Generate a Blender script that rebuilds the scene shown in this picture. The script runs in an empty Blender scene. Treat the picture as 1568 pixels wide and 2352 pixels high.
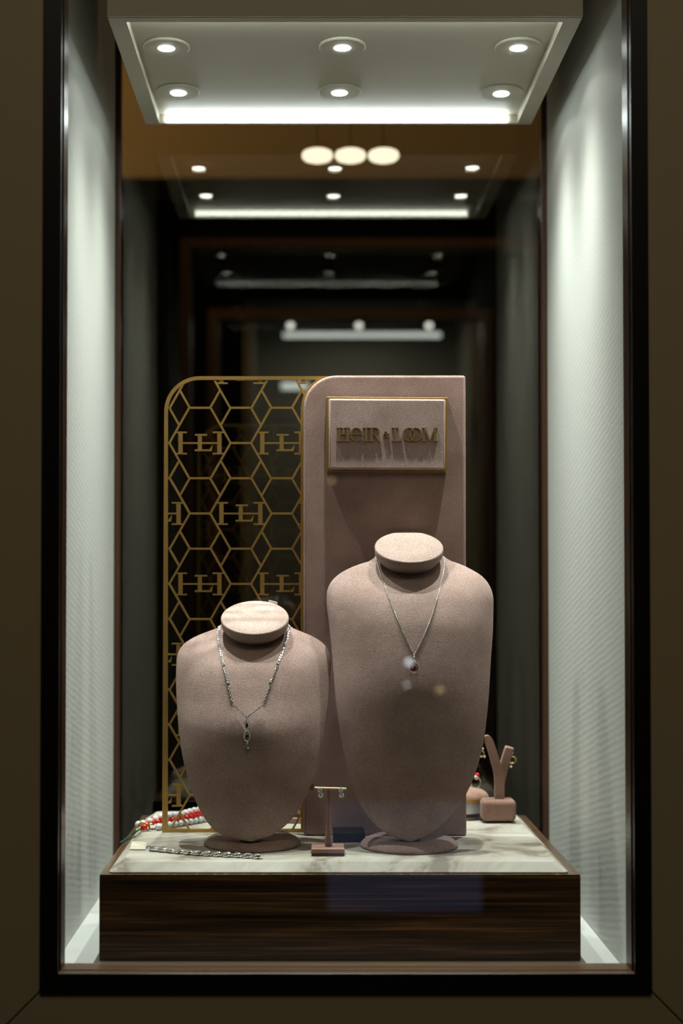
import bpy, bmesh, math, random
import numpy as np
from mathutils import Vector, Matrix, Euler
random.seed(7)
S = bpy.context.scene
COL = S.collection
PI = math.pi

# ------------------------------------------------------------------ camera
# 50 mm full-frame lens, portrait; window glass is the plane Y = 0
F = 3267.0
CAM = Vector((0.0, -1.405, 1.30))
PITCH = 0.022
CX, CY = 712.0, 1343.0 - F * math.tan(PITCH)
cd = bpy.data.cameras.new('camera'); cam = bpy.data.objects.new('camera', cd); COL.objects.link(cam)
cam.location = CAM
cam.rotation_euler = (PI / 2 + PITCH, 0, 0)
cd.sensor_fit = 'VERTICAL'; cd.sensor_height = 36.0; cd.lens = F * 36.0 / 2352.0
cd.shift_x = (784.0 - CX) / 2352.0
cd.shift_y = (CY - 1176.0) / 2352.0
cd.clip_start = 0.05
cd.dof.use_dof = True; cd.dof.focus_distance = 1.57; cd.dof.aperture_fstop = 3.2
S.camera = cam

def ray(px, py):
    u = (px - CX) / F; v = (CY - py) / F
    c, s = math.cos(PITCH), math.sin(PITCH)
    return Vector((u, c - s * v, s + c * v))
def P(px, py, Y):
    d = ray(px, py); return CAM + d * ((Y - CAM.y) / d.y)
def PZ(px, py, Z):
    d = ray(px, py); return CAM + d * ((Z - CAM.z) / d.z)
def mpp(Y):
    return (Y - CAM.y) / F

# ------------------------------------------------------------------ materials
def nodemat(name):
    m = bpy.data.materials.new(name); m.use_nodes = True
    nt = m.node_tree; b = nt.nodes['Principled BSDF']
    return m, nt, b
def N(nt, t, **kw):
    n = nt.nodes.new(t)
    for k, v in kw.items():
        if k in n.inputs: n.inputs[k].default_value = v
        else: setattr(n, k, v)
    return n
def plain(name, col, rough=.5, metal=0, **kw):
    m, nt, b = nodemat(name)
    b.inputs['Base Color'].default_value = (*col, 1); b.inputs['Roughness'].default_value = rough
    b.inputs['Metallic'].default_value = metal
    for k, v in kw.items(): b.inputs[k].default_value = v
    # faint procedural variation
    tc = N(nt, 'ShaderNodeTexCoord'); no = N(nt, 'ShaderNodeTexNoise', Scale=60.0, Detail=3.0)
    nt.links.new(tc.outputs['Object'], no.inputs['Vector'])
    mr = N(nt, 'ShaderNodeMapRange'); mr.inputs['To Min'].default_value = max(0, rough - .05); mr.inputs['To Max'].default_value = rough + .05
    nt.links.new(no.outputs['Fac'], mr.inputs['Value']); nt.links.new(mr.outputs['Result'], b.inputs['Roughness'])
    return m
def ramp(nt, stops):
    r = N(nt, 'ShaderNodeValToRGB')
    e = r.color_ramp.elements
    while len(e) < len(stops): e.new(.5)
    for i, (p, c) in enumerate(stops): e[i].position = p; e[i].color = (*c, 1)
    return r
def velvet(name, c1, c2, bump=.5, sheen=.18):
    m, nt, b = nodemat(name)
    tc = N(nt, 'ShaderNodeTexCoord')
    n1 = N(nt, 'ShaderNodeTexNoise', Scale=22.0, Detail=4.0, Roughness=.6)
    n2 = N(nt, 'ShaderNodeTexNoise', Scale=560.0, Detail=3.0, Roughness=.7)
    mp = N(nt, 'ShaderNodeMapping'); mp.inputs['Scale'].default_value = (1, 1, 2.2); mp.inputs['Rotation'].default_value = (0, .35, 0)
    nt.links.new(tc.outputs['Object'], n1.inputs['Vector'])
    nt.links.new(tc.outputs['Object'], mp.inputs['Vector']); nt.links.new(mp.outputs[0], n2.inputs['Vector'])
    r = ramp(nt, [(.3, c1), (.7, c2)])
    nt.links.new(n1.outputs['Fac'], r.inputs['Fac'])
    mix = N(nt, 'ShaderNodeMix', data_type='RGBA', blend_type='MULTIPLY')
    mix.inputs['Factor'].default_value = 1
    r2 = ramp(nt, [(.3, (.62, .62, .62)), (.7, (1.2, 1.2, 1.2))])
    nt.links.new(n2.outputs['Fac'], r2.inputs['Fac'])
    nt.links.new(r.outputs['Color'], mix.inputs['A']); nt.links.new(r2.outputs['Color'], mix.inputs['B'])
    nt.links.new(mix.outputs['Result'], b.inputs['Base Color'])
    b.inputs['Roughness'].default_value = .95
    b.inputs['Specular IOR Level'].default_value = .1
    b.inputs['Sheen Weight'].default_value = sheen; b.inputs['Sheen Roughness'].default_value = .4
    b.inputs['Sheen Tint'].default_value = (.9, .78, .72, 1)
    bp = N(nt, 'ShaderNodeBump', Strength=bump, Distance=.0012)
    nt.links.new(n2.outputs['Fac'], bp.inputs['Height']); nt.links.new(bp.outputs['Normal'], b.inputs['Normal'])
    return m
def wood(name, dark, light, rough=.18, axis=0, scale=1.0, cover=.62, spec=.4):
    m, nt, b = nodemat(name)
    tc = N(nt, 'ShaderNodeTexCoord'); mp = N(nt, 'ShaderNodeMapping')
    sc = [260 * scale] * 3; sc[axis] = 4.0 * scale
    mp.inputs['Scale'].default_value = sc
    n1 = N(nt, 'ShaderNodeTexNoise', Scale=1.0, Detail=6.0, Roughness=.66, Distortion=.3)
    mp2 = N(nt, 'ShaderNodeMapping'); sc2 = [34 * scale] * 3; sc2[axis] = 1.6 * scale; mp2.inputs['Scale'].default_value = sc2; mp2.inputs['Rotation'].default_value = (0, .03, 0) if axis == 0 else (0, 0, 0)
    n2 = N(nt, 'ShaderNodeTexNoise', Scale=1.0, Detail=2.0, Distortion=.5)
    nt.links.new(tc.outputs['Object'], mp.inputs['Vector']); nt.links.new(mp.outputs[0], n1.inputs['Vector'])
    nt.links.new(tc.outputs['Object'], mp2.inputs['Vector']); nt.links.new(mp2.outputs[0], n2.inputs['Vector'])
    ad = N(nt, 'ShaderNodeMath', operation='MULTIPLY_ADD'); ad.inputs[1].default_value = .5
    nt.links.new(n2.outputs['Fac'], ad.inputs[0]); nt.links.new(n1.outputs['Fac'], ad.inputs[2])
    ha = N(nt, 'ShaderNodeMath', operation='MULTIPLY'); ha.inputs[1].default_value = .667
    nt.links.new(ad.outputs[0], ha.inputs[0])
    r = ramp(nt, [(.36, dark), (cover - .06, tuple(a * .7 + c * .3 for a, c in zip(dark, light))), (cover + .04, light)])
    nt.links.new(ha.outputs[0], r.inputs['Fac']); nt.links.new(r.outputs['Color'], b.inputs['Base Color'])
    b.inputs['Roughness'].default_value = rough
    b.inputs['Specular IOR Level'].default_value = spec
    return m
def emis(name, col, strength):
    m = bpy.data.materials.new(name); m.use_nodes = True; nt = m.node_tree; nt.nodes.clear()
    e = N(nt, 'ShaderNodeEmission'); e.inputs['Color'].default_value = (*col, 1); e.inputs['Strength'].default_value = strength
    o = N(nt, 'ShaderNodeOutputMaterial'); nt.links.new(e.outputs[0], o.inputs[0]); return m
def pane(name, tint, refl=None, ior=1.5, rough=0.0, gcol=(1, 1, 1)):
    # thin glass sheet: part mirror, part clear or smoked
    m = bpy.data.materials.new(name); m.use_nodes = True; nt = m.node_tree; nt.nodes.clear()
    t = N(nt, 'ShaderNodeBsdfTransparent'); t.inputs['Color'].default_value = (*tint, 1)
    g = N(nt, 'ShaderNodeBsdfGlossy'); g.inputs['Roughness'].default_value = rough; g.inputs['Color'].default_value = (*gcol, 1)
    mx = N(nt, 'ShaderNodeMixShader'); o = N(nt, 'ShaderNodeOutputMaterial')
    if refl is None:
        # Schlick reflectance, the same from either side of the sheet
        lw = N(nt, 'ShaderNodeLayerWeight'); lw.inputs['Blend'].default_value = .5
        pw = N(nt, 'ShaderNodeMath', operation='POWER'); pw.inputs[1].default_value = 5.0
        f = N(nt, 'ShaderNodeMath', operation='MULTIPLY_ADD'); r0 = ((ior - 1) / (ior + 1)) ** 2
        f.inputs[1].default_value = 1 - r0; f.inputs[2].default_value = r0
        nt.links.new(lw.outputs['Facing'], pw.inputs[0]); nt.links.new(pw.outputs[0], f.inputs[0]); nt.links.new(f.outputs[0], mx.inputs[0])
    else: mx.inputs[0].default_value = refl
    nt.links.new(t.outputs[0], mx.inputs[1]); nt.links.new(g.outputs[0], mx.inputs[2]); nt.links.new(mx.outputs[0], o.inputs[0]); return m

def fabric_wall(name):
    m, nt, b = nodemat(name)
    tc = N(nt, 'ShaderNodeTexCoord')
    mp = N(nt, 'ShaderNodeMapping'); mp.inputs['Rotation'].default_value = (.22, 0, 0)
    w = N(nt, 'ShaderNodeTexWave', Scale=42.0, Distortion=2.2, Detail=2.0); w.bands_direction = 'Z'
    w.inputs['Detail Scale'].default_value = .9
    nt.links.new(tc.outputs['Object'], mp.inputs['Vector']); nt.links.new(mp.outputs[0], w.inputs['Vector'])
    n = N(nt, 'ShaderNodeTexNoise', Scale=300.0)
    nt.links.new(tc.outputs['Object'], n.inputs['Vector'])
    bp = N(nt, 'ShaderNodeBump', Strength=.07, Distance=.001)
    nt.links.new(w.outputs['Fac'], bp.inputs['Height'])
    bp2 = N(nt, 'ShaderNodeBump', Strength=.1, Distance=.001)
    nt.links.new(n.outputs['Fac'], bp2.inputs['Height']); nt.links.new(bp.outputs['Normal'], bp2.inputs['Normal'])
    nt.links.new(bp2.outputs['Normal'], b.inputs['Normal'])
    b.inputs['Base Color'].default_value = (.47, .475, .43, 1); b.inputs['Roughness'].default_value = .7
    b.inputs['Sheen Weight'].default_value = .1
    return m
def marble(name):
    m, nt, b = nodemat(name)
    tc = N(nt, 'ShaderNodeTexCoord')
    n0 = N(nt, 'ShaderNodeTexNoise', Scale=9.0, Detail=6.0, Roughness=.65, Distortion=1.2)
    nt.links.new(tc.outputs['Object'], n0.inputs['Vector'])
    r = ramp(nt, [(.38, (.20, .17, .13)), (.47, (.41, .375, .31)), (.64, (.51, .49, .43))])
    nt.links.new(n0.outputs['Fac'], r.inputs['Fac']); nt.links.new(r.outputs['Color'], b.inputs['Base Color'])
    b.inputs['Roughness'].default_value = .5; b.inputs['Specular IOR Level'].default_value = .25
    return m

M = {}
M['wall'] = fabric_wall('pale_fabric')
M['white'] = plain('white_lacquer', (.72, .72, .67), .45)
M['floorwhite'] = plain('white_floor', (.60, .61, .585), .4)
M['panel'] = plain('white_panel', (.49, .45, .355), .55)
M['ceil'] = plain('dull_ceiling', (.3, .28, .22), .7)
M['frontfascia'] = plain('taupe_fascia', (.5, .45, .34), .6)
M['arch'] = plain('taupe_architrave', (.30, .235, .13), .62)
M['seam'] = plain('dark_seam', (.03, .022, .012), .8)
M['black'] = wood('black_stained_wood', (.004, .003, .0025), (.014, .007, .005), .35, axis=2, cover=.66)
M['lip'] = wood('brown_lip_wood', (.05, .022, .012), (.13, .065, .035), .28, axis=2)
M['sill'] = wood('brown_sill_wood', (.10, .055, .03), (.30, .19, .11), .3, axis=0)
M['macassar'] = wood('ebony_veneer', (.0045, .003, .002), (.13, .060, .022), .28, axis=0, cover=.57, spec=.12)
M['rim'] = wood('polished_rim_wood', (.05, .03, .016), (.28, .17, .09), .2, axis=1)
M['marble'] = marble('cream_marble')
M['velvet'] = velvet('blush_velvet', (.355, .242, .207), (.47, .334, .292))
M['velvet_board'] = velvet('dusky_pink_velvet', (.34, .212, .175), (.47, .31, .265), .8, .35)
M['velvet_pad'] = velvet('lilac_pink_velvet', (.46, .315, .28), (.60, .44, .40), .3, .5)
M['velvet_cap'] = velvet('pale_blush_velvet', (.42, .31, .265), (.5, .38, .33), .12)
M['velvet_stand'] = velvet('rosy_velvet', (.30, .175, .135), (.38, .235, .185), .1)
M['gold'] = plain('satin_brass', (.52, .32, .10), .48, 1.0)
M['gold2'] = plain('bright_brass', (.75, .52, .22), .25, 1.0)
M['goldletter'] = plain('aged_brass', (.34, .22, .08), .55, .75)
M['silver'] = plain('silver', (.78, .77, .74), .18, 1.0)
M['darksilver'] = plain('oxidised_silver', (.25, .24, .22), .3, 1.0)
M['diamond'] = plain('clear_stone', (.82, .84, .84), .05, .55, **{'IOR': 2.0})
M['ruby'] = plain('wine_red_gem', (.20, .004, .012), .06, 0, **{'IOR': 1.9, 'Coat Weight': 1.0})
M['darkstone'] = plain('dark_gem', (.02, .012, .012), .08, 0, **{'Coat Weight': 1.0})
M['pearl'] = plain('pearl', (.68, .67, .64), .22, 0, **{'Coat Weight': .4})
M['coral'] = plain('red_coral', (.62, .012, .008), .2, 0, **{'Coat Weight': .5})
M['cord'] = plain('green_cord', (.006, .07, .045), .5)
M['tag'] = plain('cream_card', (.62, .57, .43), .7)
M['whitetag'] = plain('white_tag', (.8, .8, .76), .6)
M['blackbit'] = plain('matt_black', (.012, .010, .009), .5)
M['navy'] = plain('navy_lacquer', (.010, .014, .018), .35)
M['whitebox'] = plain('white_box', (.75, .75, .72), .4)
M['led'] = emis('led_white', (.90, 1.0, 1.0), 17.0)
M['lens'] = emis('led_lens', (.94, 1.0, .97), 34.0)
M['glass'] = pane('clear_glass', (.985, .99, .985))
M['smoked'] = pane('smoked_glass', (.52, .49, .44), refl=.06, gcol=(1.0, .95, .84))
M['shopdark'] = plain('shop_dark', (.03, .027, .02), .8)
M['shopbrown'] = plain('shop_tan', (.42, .32, .18), .8)
M['shopwood'] = wood('shop_wood', (.07, .035, .013), (.17, .083, .03), .4, axis=2)
M['niche'] = plain('niche_grey', (.42, .42, .36), .8)
M['lampwhite'] = emis('warm_lamp', (1.0, .96, .86), 5.5)
M['lampdark'] = plain('lamp_dark', (.02, .018, .014), .6)
M['nicheled'] = emis('niche_led', (.74, .90, 1.0), 3.0)
M['nichebulb'] = emis('niche_bulb', (.82, .95, 1.0), 6.5)
M['screen'] = emis('blue_reflection_glow', (.20, .26, .48), .42)  # glow of the panel added for the blue reflection
M['spotwarm'] = emis('amber_lamp', (1.0, .72, .30), 4.0)
M['spotcool'] = emis('cool_lamp', (.85, .9, 1.0), 11.0)

# ------------------------------------------------------------------ object helpers
def thing(name, label, cat, loc, group=None):
    o = bpy.data.objects.new(name, None); COL.objects.link(o)
    o.empty_display_size = .01
    o.location = loc; o['label'] = label; o['category'] = cat
    if group: o['group'] = group
    return o
def obj(name, bm, mat, parent=None, loc=None, smooth=None, bevel=0, seg=2, sub=0, label=None):
    """bm holds world coordinates; the object's origin goes to loc (or to its thing's base)"""
    root = parent
    while root is not None and root.parent is not None: root = root.parent
    off = Vector(root.location) if root is not None else Vector(loc if loc is not None else (0, 0, 0))
    bmesh.ops.translate(bm, verts=bm.verts, vec=-off)
    bmesh.ops.recalc_face_normals(bm, faces=bm.faces)
    me = bpy.data.meshes.new(name); bm.to_mesh(me); bm.free()
    o = bpy.data.objects.new(name, me); COL.objects.link(o)
    if parent is not None: o.parent = parent
    else: o.location = off
    for m in (mat if isinstance(mat, (list, tuple)) else [mat]): me.materials.append(m)
    if bevel:
        md = o.modifiers.new('bevel', 'BEVEL'); md.width = bevel; md.segments = seg; md.limit_method = 'ANGLE'; md.angle_limit = .6
    if sub:
        md = o.modifiers.new('sub', 'SUBSURF'); md.levels = sub; md.render_levels = sub
    if smooth is not None:
        for p in me.polygons: p.use_smooth = True
        if smooth < 3: me.set_sharp_from_angle(angle=smooth)
    if label: o['label'] = label
    return o
def tag(o, label, cat, group=None):
    o['label'] = label; o['category'] = cat
    if group: o['group'] = group
    return o
def struct(o): o['kind'] = 'structure'; return o

def box(bm, x0, x1, y0, y1, z0, z1, rot=None):
    vs = [bm.verts.new((x, y, z)) for x in (x0, x1) for y in (y0, y1) for z in (z0, z1)]
    for f in ((0, 1, 3, 2), (4, 6, 7, 5), (0, 4, 5, 1), (2, 3, 7, 6), (0, 2, 6, 4), (1, 5, 7, 3)):
        bm.faces.new([vs[i] for i in f])
    if rot is not None:
        bmesh.ops.transform(bm, matrix=rot, verts=vs)
    return vs
def prism_xz(bm, pts, y0, y1):
    """closed polygon of (x, z) extruded from y0 to y1"""
    a = [bm.verts.new((x, y0, z)) for x, z in pts]; b = [bm.verts.new((x, y1, z)) for x, z in pts]
    n = len(pts)
    bm.faces.new(a); bm.faces.new(b[::-1])
    for i in range(n): bm.faces.new((a[i], b[i], b[(i + 1) % n], a[(i + 1) % n]))
def prism_xy(bm, pts, z0, z1):
    a = [bm.verts.new((x, y, z0)) for x, y in pts]; b = [bm.verts.new((x, y, z1)) for x, y in pts]
    n = len(pts)
    bm.faces.new(a[::-1]); bm.faces.new(b)
    for i in range(n): bm.faces.new((a[i], a[(i + 1) % n], b[(i + 1) % n], b[i]))
def lathe(bm, prof, c, seg=48, axis=Vector((0, 0, 1)), sx=1.0):
    """prof: (radius, height) list; axis tilts the whole"""
    q = Vector((0, 0, 1)).rotation_difference(Vector(axis).normalized())
    rings = []
    for r, h in prof:
        if r < 1e-6: rings.append([bm.verts.new(Vector(c) + q @ Vector((0, 0, h)))])
        else: rings.append([bm.verts.new(Vector(c) + q @ Vector((r * sx * math.cos(2 * PI * k / seg), r * math.sin(2 * PI * k / seg), h))) for k in range(seg)])
    for A, B in zip(rings, rings[1:]):
        if len(A) == 1 and len(B) == 1: continue
        for k in range(seg):
            k2 = (k + 1) % seg
            if len(A) == 1: bm.faces.new((A[0], B[k], B[k2]))
            elif len(B) == 1: bm.faces.new((A[k], A[k2], B[0]))
            else: bm.faces.new((A[k], A[k2], B[k2], B[k]))
    if len(rings[0]) > 1: bm.faces.new(rings[0][::-1])
    if len(rings[-1]) > 1: bm.faces.new(rings[-1])
def ball(bm, c, r, u=10, v=8, scale=(1, 1, 1)):
    mat = Matrix.Translation(c) @ Matrix.Diagonal((*scale, 1))
    bmesh.ops.create_uvsphere(bm, u_segments=u, v_segments=v, radius=r, matrix=mat)
def tube(bm, pts, r, seg=8, closed=False, r2=None):
    pts = [Vector(p) for p in pts]; n = len(pts); rings = []
    up = Vector((0, 1, 0.01)).normalized()
    for i, p in enumerate(pts):
        if closed: t = pts[(i + 1) % n] - pts[i - 1]
        else: t = pts[min(i + 1, n - 1)] - pts[max(i - 1, 0)]
        t.normalize()
        s = t.cross(up)
        if s.length < 1e-4: s = t.cross(Vector((1, 0, 0)))
        s.normalize(); w = s.cross(t)
        rr = r if r2 is None else r + (r2 - r) * i / (n - 1)
        rings.append([bm.verts.new(p + (s * math.cos(2 * PI * k / seg) + w * math.sin(2 * PI * k / seg)) * rr) for k in range(seg)])
    m = n if closed else n - 1
    for i in range(m):
        A, B = rings[i], rings[(i + 1) % n]
        for k in range(seg): bm.faces.new((A[k], A[(k + 1) % seg], B[(k + 1) % seg], B[k]))
    if not closed:
        bm.faces.new(rings[0][::-1]); bm.faces.new(rings[-1])
def torus(bm, mat, R, r, seg=12, s2=5, sy=1.0):
    rings = []
    for i in range(seg):
        a = 2 * PI * i / seg
        rings.append([bm.verts.new(mat @ Vector(((R + r * math.cos(2 * PI * k / s2)) * math.cos(a), (R * sy + r * math.cos(2 * PI * k / s2)) * math.sin(a), r * math.sin(2 * PI * k / s2)))) for k in range(s2)])
    for i in range(seg):
        A, B = rings[i], rings[(i + 1) % seg]
        for k in range(s2): bm.faces.new((A[k], B[k], B[(k + 1) % s2], A[(k + 1) % s2]))
def swept(bm, pts, w, d, wdir=Vector((1, 0, 0))):
    """rectangular bar along a path"""
    rings = []
    for i, p in enumerate(pts):
        p = Vector(p); t = Vector(pts[min(i + 1, len(pts) - 1)]) - Vector(pts[max(i - 1, 0)]); t.normalize()
        y = Vector((0, 1, 0)); s = t.cross(y).normalized(); y = s.cross(t)
        wi = w[i] if isinstance(w, (list, tuple)) else w
        rings.append([bm.verts.new(p + s * a * wi / 2 + y * b * d / 2) for a, b in ((-1, -1), (1, -1), (1, 1), (-1, 1))])
    for A, B in zip(rings, rings[1:]):
        for k in range(4): bm.faces.new((A[k], A[(k + 1) % 4], B[(k + 1) % 4], B[k]))
    bm.faces.new(rings[0][::-1]); bm.faces.new(rings[-1])
def resample(pts, step):
    pts = [Vector(p) for p in pts]; out = [pts[0].copy()]; acc = 0.0
    for a, b in zip(pts, pts[1:]):
        L = (b - a).length
        if L == 0: continue
        d = step - acc
        while d <= L:
            out.append(a + (b - a) * (d / L)); d += step
        acc = L - (d - step)
    return out
def smoothpath(ctrl, n=12):
    ctrl = [Vector(c) for c in ctrl]; c = [ctrl[0] * 2 - ctrl[1]] + ctrl + [ctrl[-1] * 2 - ctrl[-2]]; out = []
    for i in range(1, len(c) - 2):
        for k in range(n):
            t = k / n
            out.append(.5 * ((2 * c[i]) + (c[i + 1] - c[i - 1]) * t + (2 * c[i - 1] - 5 * c[i] + 4 * c[i + 1] - c[i + 2]) * t * t + (-c[i - 1] + 3 * c[i] - 3 * c[i + 1] + c[i + 2]) * t ** 3))
    out.append(ctrl[-1]); return out
NB = bmesh.new

# ------------------------------------------------------------------ main levels
XL, XR = -0.262, 0.318              # side walls of the window bay
YM = 0.510                          # smoked glass at the back
ZF = 0.911                          # bay floor
ZC = 2.16                           # bay ceiling
PYF = 0.073                         # plinth front
ZP = P(780, 2009, PYF).z            # plinth top
ZS = ZP + 0.0105                    # marble top

# ------------------------------------------------------------------ bay shell
bm = NB(); box(bm, XL - .012, XL, 0.006, YM + .006, ZF, ZC); struct(obj('wall_left', bm, M['wall'], loc=(XL, .25, ZF)))
bm = NB(); box(bm, XR, XR + .012, 0.006, YM + .006, ZF, ZC); struct(obj('wall_right', bm, M['wall'], loc=(XR, .25, ZF)))
bm = NB(); box(bm, XL - .012, XR + .012, 0.006, YM + .006, ZF - .02, ZF); struct(obj('floor', bm, M['floorwhite'], loc=(0, .25, ZF - .02)))
bm = NB(); box(bm, XL - .012, XR + .012, 0.006, YM + .006, ZC, ZC + .02); struct(obj('ceiling', bm, M['ceil'], loc=(0, .25, ZC)))
# slim dark timber trims where side walls meet the smoked glass
bm = NB(); box(bm, XL, XL + .0075, YM - .016, YM, ZF, ZC); struct(obj('trim_4', bm, M['lip'], loc=(XL, YM, ZF), bevel=.001))
bm = NB(); box(bm, XR - .0075, XR, YM - .016, YM, ZF, ZC); struct(obj('trim_5', bm, M['lip'], loc=(XR, YM, ZF), bevel=.001))
bm = NB(); box(bm, XL - .012, XR + .012, YM + .0005, YM + .0055, ZF, ZC); struct(obj('window_2', bm, M['smoked'], loc=(0, YM, ZF)))

# ------------------------------------------------------------------ window frame, glass, architrave
def X(px, y): return P(px, 1300, y).x
def Zp(py, y): return P(712, py, y).z
YG = -.0035                         # outer face of the glass
gx0, gx1, gz0 = X(149.5, YG), X(1437, YG), Zp(2217, YG)     # inner opening at the glass
Y1 = PZ(712, 2227, gz0).y           # front of the first step
mz0 = Zp(2230, Y1); Y2 = PZ(712, 2236, mz0).y               # second step
bz0 = mz0
ST = gz0 - mz0
YB = Y2 - .001                      # black frame face
YA = YB + .004                      # architrave face
ax0, ax1, az0 = X(95.5, YA), X(1491, YA), Zp(2280, YA)      # architrave opening
ZT = 2.14; WID = .34
bx0, bx1 = gx0 - ST, gx1 + ST
def arch(name, pts, loc):
    bm = NB(); prism_xz(bm, pts, YA, YA + .05); return struct(obj(name, bm, M['arch'], loc=loc, bevel=.0008))
g = .0018
arch('trim_1', [(ax0, az0 + g), (ax0, ZT + .3), (ax0 - WID, ZT + .3), (ax0 - WID, az0 - WID + g)], (ax0, YA, az0))
arch('trim_2', [(ax1, az0 + g), (ax1 + WID, az0 - WID + g), (ax1 + WID, ZT + .3), (ax1, ZT + .3)], (ax1, YA, az0))
arch('trim_3', [(ax0, az0), (ax0 - WID, az0 - WID), (ax1 + WID, az0 - WID), (ax1, az0)], (0, YA, az0))
bm = NB(); box(bm, ax0, ax1, YA, YA + .05, ZT + .03, ZT + .3); struct(obj('trim_6', bm, M['arch'], loc=(0, YA, ZT)))
win = bpy.data.objects.new('window_1', None); COL.objects.link(win); win.location = (0, 0, az0); struct(win)
def mem(name, pts, y0, y1, mat, bev=.0007):
    bm = NB(); prism_xz(bm, pts, y0, y1); return obj(name, bm, mat, win, bevel=bev)
e_ = .0003
mem('frame_stile', [(ax0 + e_, az0 + e_), (bx0, bz0), (bx0, ZT), (ax0 + e_, ZT + .03)], YB, .004, M['black'])
mem('frame_stile', [(ax1 - e_, az0 + e_), (ax1 - e_, ZT + .03), (bx1, ZT), (bx1, bz0)], YB, .004, M['black'])
mem('frame_rail', [(ax0 + e_, az0 + e_), (ax1 - e_, az0 + e_), (bx1, bz0), (bx0, bz0)], YB, .004, M['black'])
mem('frame_rail', [(ax0 + e_, ZT + .03), (bx0, ZT), (bx1, ZT), (ax1 - e_, ZT + .03)], YB, .004, M['black'])
# stepped timber beads round the glass
bm = NB(); box(bm, bx0, gx0, Y1, .0045, bz0, ZT); obj('glazing_bead', bm, M['lip'], win, bevel=.0005)
bm = NB(); box(bm, gx1, bx1, Y1, .0045, bz0, ZT); obj('glazing_bead', bm, M['lip'], win, bevel=.0005)
bm = NB(); box(bm, bx0, bx1, Y2, Y1 + .0005, bz0 - .002, bz0 + .0003); box(bm, gx0, gx1, Y1, .0045, bz0 - .002, gz0)
obj('sill', bm, M['sill'], win, bevel=.0005)
bm = NB(); box(bm, gx0 - .0005, gx1 + .0005, -.0035, .0025, gz0 - .0005, ZT); obj('glass_pane', bm, M['glass'], win)

# ------------------------------------------------------------------ hanging light canopy
YF0 = 0.095
c0 = P(247, 40, YF0); c1 = P(1337, 41, YF0); ZB = (c0.z + c1.z) / 2
YK = PZ(785, 286, ZB).y
px0, px1 = c0.x, c1.x
HR = .0115; RS = .0185; RFR = .012; RBK = .006
canopy = thing('light_canopy', 'white boxed ceiling canopy holding six downlights above the busts', 'ceiling panel', (0, (YF0 + YK) / 2, ZB))
bm = NB(); box(bm, px0, px1, YF0, YK, ZB + HR, ZC)
box(bm, px0, px0 + RS, YF0, YK, ZB, ZB + HR); box(bm, px1 - RS, px1, YF0, YK, ZB, ZB + HR)
box(bm, px0 + RS, px1 - RS, YF0, YF0 + RFR, ZB, ZB + HR); box(bm, px0 + RS, px1 - RS, YK - RBK, YK, ZB, ZB + HR)
obj('casing', bm, M['panel'], canopy)
bm = NB(); box(bm, px0, px1, YF0 - .003, YF0 - .0002, ZB + .0004, ZC); obj('front_fascia', bm, M['frontfascia'], canopy)
sx0, sx1 = X(380, YK), X(1166, YK)
def strip(y0, y1, x0, x1):
    bm = NB(); box(bm, x0, x1, y0, y1, ZB + .0012, ZB + HR - .0022)
    n = 150
    for i in range(n):
        cx_ = x0 + (x1 - x0) * (i + .5) / n
        box(bm, cx_ - .0009, cx_ + .0009, y0, y1, ZB + HR - .0024, ZB + HR - .0012)
    return obj('led_strip', bm, M['led'], canopy)
strip(YK - RBK - .0022, YK - RBK - .0003, sx0, sx1)
strip(YF0 + RFR + .0003, YF0 + RFR + .0022, sx0, sx1)

NBEAM = 12.0
def beam(L, energy, n):
    # photometric falloff of a reflector downlight: intensity ~ cos(angle)^n plus a little spill
    L.energy = energy; L.use_nodes = True; nt = L.node_tree; nt.nodes.clear()
    tc = nt.nodes.new('ShaderNodeTexCoord'); sp = nt.nodes.new('ShaderNodeSeparateXYZ'); nt.links.new(tc.outputs['Normal'], sp.inputs[0])
    ab = nt.nodes.new('ShaderNodeMath'); ab.operation = 'ABSOLUTE'; nt.links.new(sp.outputs['Z'], ab.inputs[0])
    pw = nt.nodes.new('ShaderNodeMath'); pw.operation = 'POWER'; pw.inputs[1].default_value = n; nt.links.new(ab.outputs[0], pw.inputs[0])
    ma = nt.nodes.new('ShaderNodeMath'); ma.operation = 'MULTIPLY_ADD'; ma.inputs[1].default_value = 4.0; ma.inputs[2].default_value = .035; nt.links.new(pw.outputs[0], ma.inputs[0])
    e = nt.nodes.new('ShaderNodeEmission'); o = nt.nodes.new('ShaderNodeOutputLight')
    nt.links.new(ma.outputs[0], e.inputs['Strength']); nt.links.new(e.outputs[0], o.inputs[0])
spots = [(382, 108.5, 'left', 'front'), (786, 107.5, 'middle', 'front'), (1190, 108, 'right', 'front'),
         (409.5, 211, 'left', 'back'), (779.5, 211, 'middle', 'back'), (1150.5, 213, 'right', 'back')]
ZL = ZB + HR
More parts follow.
